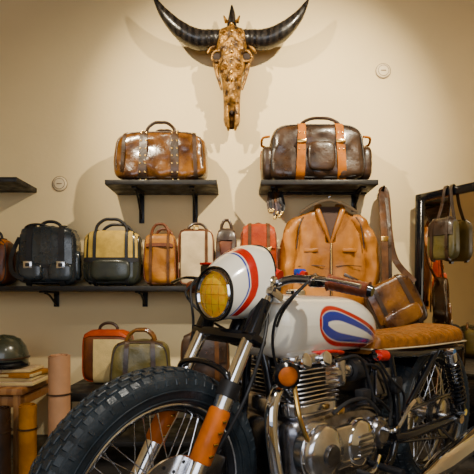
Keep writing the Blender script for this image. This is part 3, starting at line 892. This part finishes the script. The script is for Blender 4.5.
# rear shocks
mb=MB()
for s in (-1,1):
    y=s*.145; p0=Vector((1.235,y,.625)); p1=Vector((1.335,y,.375)); d=p1-p0
    mb.tube([p0,p1],.009,chromeM,n=12)
    mb.tube([p0+d*.03,p0+d*.22],.022,chromeM,n=18); mb.tube([p0+d*.78,p0+d*.95],.020,blackM,n=18)
    mb.tube([p0+d*.5,p0+d*.9],.014,blackM,n=14)
    u=d.normalized(); v=Vector((0,1,0)); w=u.cross(v)
    sp=[]; T_=10
    for k in range(T_*14+1):
        t=k/(T_*14); a=2*pi*T_*t; sp.append(p0+d*(.14+.7*t)+(v*math.cos(a)+w*math.sin(a))*.026)
    mb.tube(sp,.0055,blackM,n=8)
    for p in (p0,p1): mb.tube([p+Vector((0,-.018,0)),p+Vector((0,.018,0))],.014,chromeM,n=14)
    mb.tube([(p0.x,s*.10,p0.z),(p0.x,s*.15,p0.z)],.008,blackM,n=10); mb.tube([(p1.x,s*.11,p1.z),(p1.x,s*.15,p1.z)],.008,blackM,n=10)
mb.finish('rear_shocks',bike)

# engine
mb=MB()
mb.soft(Soft(.44,.27,.24,6,o=(.57,0,.265)),aluDM,k=10)
mb.soft(Soft(.22,.24,.06,6,o=(.47,0,.49)),aluM,k=8)
for k in range(9):
    z=.535+k*.0125
    mb.box((.47-.02+(-.14)*(z-.54)+.01,0,z),(.185-.004*abs(k-4),.27,.0045),aluM,.002,seg=1)
mb.box((.455,0,.585),(.125,.22,.11),blkMat,.01)
for s in (-1,1):
    mb.soft(Soft(.17,.10,.04,4,o=(.445,s*.07,.640)),aluM,k=6)
    for dx in (-.045,.045): 
        mb.lathe([(0,.012),(.014,.012),(.022,.006),(.023,-.006)],chromeM,o=(.445+dx,s*.128,.66),ax=(0,s,.2),n=18)
    mb.tube([(.445,s*.075,.66),(.445,s*.09,.675)],.010,blkMat,n=10)
    mb.tube([(.54,s*.065,.595),(.60,s*.068,.60),(.67,s*.07,.60)],[.02,.026,.024],aluM,n=18)
    mb.lathe([(0,-.04),(.022,-.04),(.026,-.03),(.026,.035),(.02,.042),(0,.042)],aluM,o=(.62,s*.07,.60),ax=(0,0,1),n=20)
    mb.lathe([(.024,0),(.036,.004),(.038,.02),(.034,.075),(.03,.085),(0,.087)],blkMat,o=(.67,s*.072,.60),ax=(1,0,.0),n=30)
    mb.lathe([(.038,.078),(.034,.088),(0,.09)],chromeM,o=(.67,s*.072,.60),ax=(1,0,0),n=30)
for s in (-1,1):
    y=s*.135
    def cover(cx,cz,rx,h,m=aluM):
        mb.lathe([(0,h),(rx*.55,h),(rx*.62,h-.004),(rx*.85,h-.008),(rx*.97,h-.018),(rx,h*.35),(rx*1.04,h*.3),(rx*1.04,-.01)],m,o=(cx,y,cz),ax=(0,s,0),n=48)
        for k in range(8):
            a=2*pi*k/8+.2
            mb.lathe([(0,.004),(.005,.004),(.006,-.006)],steelM,o=(cx+rx*.95*math.cos(a),y+s*(h*.42),cz+rx*.95*math.sin(a)),ax=(0,s,0),n=8)
    cover(.435,.405,.078,.055,aluM)
    cover(.615,.395,.072,.045,chromeM)
    cover(.735,.40,.05,.03,aluDM)
    mb.soft(Soft(.30,.06,.13,4,o=(.54,y-s*.0,.33)),aluM,k=8)
    mb.lathe([(0,.066),(.028,.066),(.031,.060),(.031,.05)],aluDM,o=(.435,y,.405),ax=(0,s,0),n=24)
    for k in range(5): mb.box((.615,y+s*.047,.365+k*.015),(.07,.006,.004),aluDM,.001)
mb.tube([(.70,-.17,.34),(.62,-.20,.32),(.56,-.20,.33)],.006,chromeM,sm=4,n=8); mb.tube([(.56,-.19,.33),(.56,-.235,.33)],.009,blkMat,n=10)
mb.tube([(.74,-.15,.42),(.74,-.20,.42),(.80,-.21,.48),(.84,-.21,.50)],.008,chromeM,sm=4,n=8)
mb.tube([(.37,-.11,.62),(.35,-.15,.52),(.38,-.16,.44)],.007,brassM,sm=4,n=8)
mb.tube([(.445,-.09,.672),(.50,-.13,.68),(.58,-.12,.67),(.62,-.08,.66)],.005,redM,sm=4,n=8)
mb.tube([(.52,-.14,.65),(.60,-.15,.66),(.68,-.13,.62),(.72,-.14,.5)],.005,blkMat,sm=5,n=8)
mb.tube([(.50,-.145,.50),(.56,-.16,.53),(.66,-.15,.52),(.76,-.13,.46)],.006,blkMat,sm=5,n=8)
mb.box((.53,-.145,.505),(.03,.02,.02),brassM,.004); mb.box((.67,-.13,.53),(.05,.03,.035),blkMat,.005)
mb.finish('engine',bike)
mb=MB()
mb.lathe([(0,-.012),(.02,-.012),(.032,-.004),(.035,.004),(.033,.012),(.0,.02)],orangeL,o=(.335,-.12,.625),ax=(.5,.86,0),n=30)
mb.lathe([(.027,-.010),(.036,-.004),(.038,.004),(.035,.006)],blackM,o=(.335,-.12,.625),ax=(.5,.86,0),n=30,closed=True)
mb.tube([(.33,-.04,.63),(.34,-.11,.63)],.006,ironM,n=8)
mb.finish('horn',bike)
mb=MB()
mb.soft(Soft(.15,.19,.17,5,o=(.84,0,.46)),blackM,k=8)
mb.box((.84,-.098,.55),(.10,.01,.09),aluDM,.006)
mb.tube([(.775,-.115,.645),(.825,-.115,.640)],.018,redM,n=16); mb.tube([(.76,-.115,.645),(.775,-.115,.645)],.01,chromeM,n=14)
mb.tube([(.80,-.09,.62),(.80,-.115,.642)],.006,blackM,n=8)
mb.soft(Soft(.05,.03,.06,4,o=(.90,-.11,.50)),blkMat,k=5)
for c in [[(.70,-.1,.62),(.78,-.12,.60),(.86,-.11,.48),(.84,-.12,.4)],[(.76,-.11,.66),(.82,-.13,.57),(.93,-.12,.5),(.95,-.11,.42)],[(.66,-.12,.54),(.76,-.13,.5),(.84,-.12,.45)]]:
    mb.tube(c,.005,blkMat,sm=6,n=8)
mb.finish('battery_box',bike)
mb=MB()
pts=[]
for k in range(13):
    a=math.radians(-90+k*15); pts.append((WB+.088*math.cos(a),-.086,ZA+.088*math.sin(a)))
for k in range(9):
    a=math.radians(90+k*22.5); pts.append((.80+.035*math.cos(a),-.086,.37+.035*math.sin(a)))
mb.tube(pts,.007,aluDM,cyc=True,n=8)
mb.finish('drive_chain',bike)
mb=MB()
for s in (-1,1):
    mb.tube([(.39,s*.075,.585),(.34,s*.085,.585),(.295,s*.10,.53),(.290,s*.115,.42),(.31,s*.135,.29),(.39,s*.155,.215),(.55,s*.165,.195),(.80,s*.17,.19),(1.0,s*.185,.215)],.018,chromeM,sm=7,n=18)
    mb.lathe([(.02,0),(.03,0),(.032,.012),(.022,.016)],aluM,o=(.385,s*.075,.585),ax=(-1,0,0),n=24,closed=True)
    mb.tube([(.95,s*.18,.208),(1.02,s*.187,.222),(1.08,s*.192,.235),(1.50,s*.21,.31),(1.53,s*.211,.316)],[.019,.032,.040,.040,.030],chromeM,n=24)
    mb.tube([(1.53,s*.211,.316),(1.545,s*.212,.319)],.022,blkMat,n=16)
    mb.tube([(1.2,s*.2,.27),(1.2,s*.11,.34)],.007,blackM,n=8)
mb.finish('exhaust_pipes',bike)
mb=MB()
mb.lathe([(0,.018),(.02,.016),(.034,.006),(.036,0)],redM,o=(1.485,0,.65),ax=(1,0,0),n=24)
mb.lathe([(.034,.002),(.04,.002),(.036,-.04),(0,-.045)],blackM,o=(1.485,0,.65),ax=(1,0,0),n=24)
mb.finish('tail_light',bike)

# ---------------------------------------------------------------- lamps
def spot(name,loc,tgt,e,size=70,blend=.6,rad=.04,col=(1,.84,.59)):
    l=bpy.data.lights.new(name,'SPOT'); l.energy=e; l.spot_size=math.radians(size); l.spot_blend=blend; l.shadow_soft_size=rad; l.color=col
    o=bpy.data.objects.new(name,l); COL.objects.link(o); o.location=loc
    d=Vector(tgt)-Vector(loc); o.rotation_euler=d.to_track_quat('-Z','Y').to_euler()
    mb=MB(); u=d.normalized()
    mb.lathe([(0,-.10),(.035,-.10),(.042,-.09),(.045,.03),(.040,.03),(.038,-.02),(0,-.03)],blackM,o=Vector(loc)-u*.04,ax=u,n=24)
    mb.tube([Vector(loc)-u*.1,(loc[0],loc[1],ZC-.002)],.008,ironM,n=8)
    mb.finish('ceiling_spotlight')
spot('lamp_wall_a',(-1.05,1.35,2.70),(.25,2.7,1.55),260,76,.95,.03)
spot('lamp_wall_b',(1.05,1.3,2.70),(.15,2.7,1.60),320,80,.95,.03)
spot('lamp_bike',(.6,.1,2.72),(.35,1.5,.6),215,58,.7,.05,(1,.92,.78))
def area(name,loc,tgt,e,sx,sy,col):
    l=bpy.data.lights.new(name,'AREA'); l.shape='RECTANGLE'; l.size=sx; l.size_y=sy; l.energy=e; l.color=col
    o=bpy.data.objects.new(name,l); COL.objects.link(o); o.location=loc
    d=Vector(tgt)-Vector(loc); o.rotation_euler=d.to_track_quat('-Z','Y').to_euler()
area('added_daylight_fill',(xm,YF-.25,1.65),(0,1.5,1.1),32,2.6,1.6,(.94,.96,1.0))  # added fill lamp outside the unseen opening, softly brightens bike and chrome

w=bpy.data.worlds.new('World'); bpy.context.scene.world=w; w.use_nodes=True
bg=w.node_tree.nodes['Background']; bg.inputs[0].default_value=(.70,.80,1,1); bg.inputs[1].default_value=.7

cam=bpy.data.cameras.new('Camera'); co=bpy.data.objects.new('Camera',cam); COL.objects.link(co)
co.location=(0,0,.83); co.rotation_euler=(pi/2,0,0)
cam.sensor_width=36; cam.lens=450/474*36; cam.shift_y=63/474; cam.clip_start=.02
bpy.context.scene.camera=co
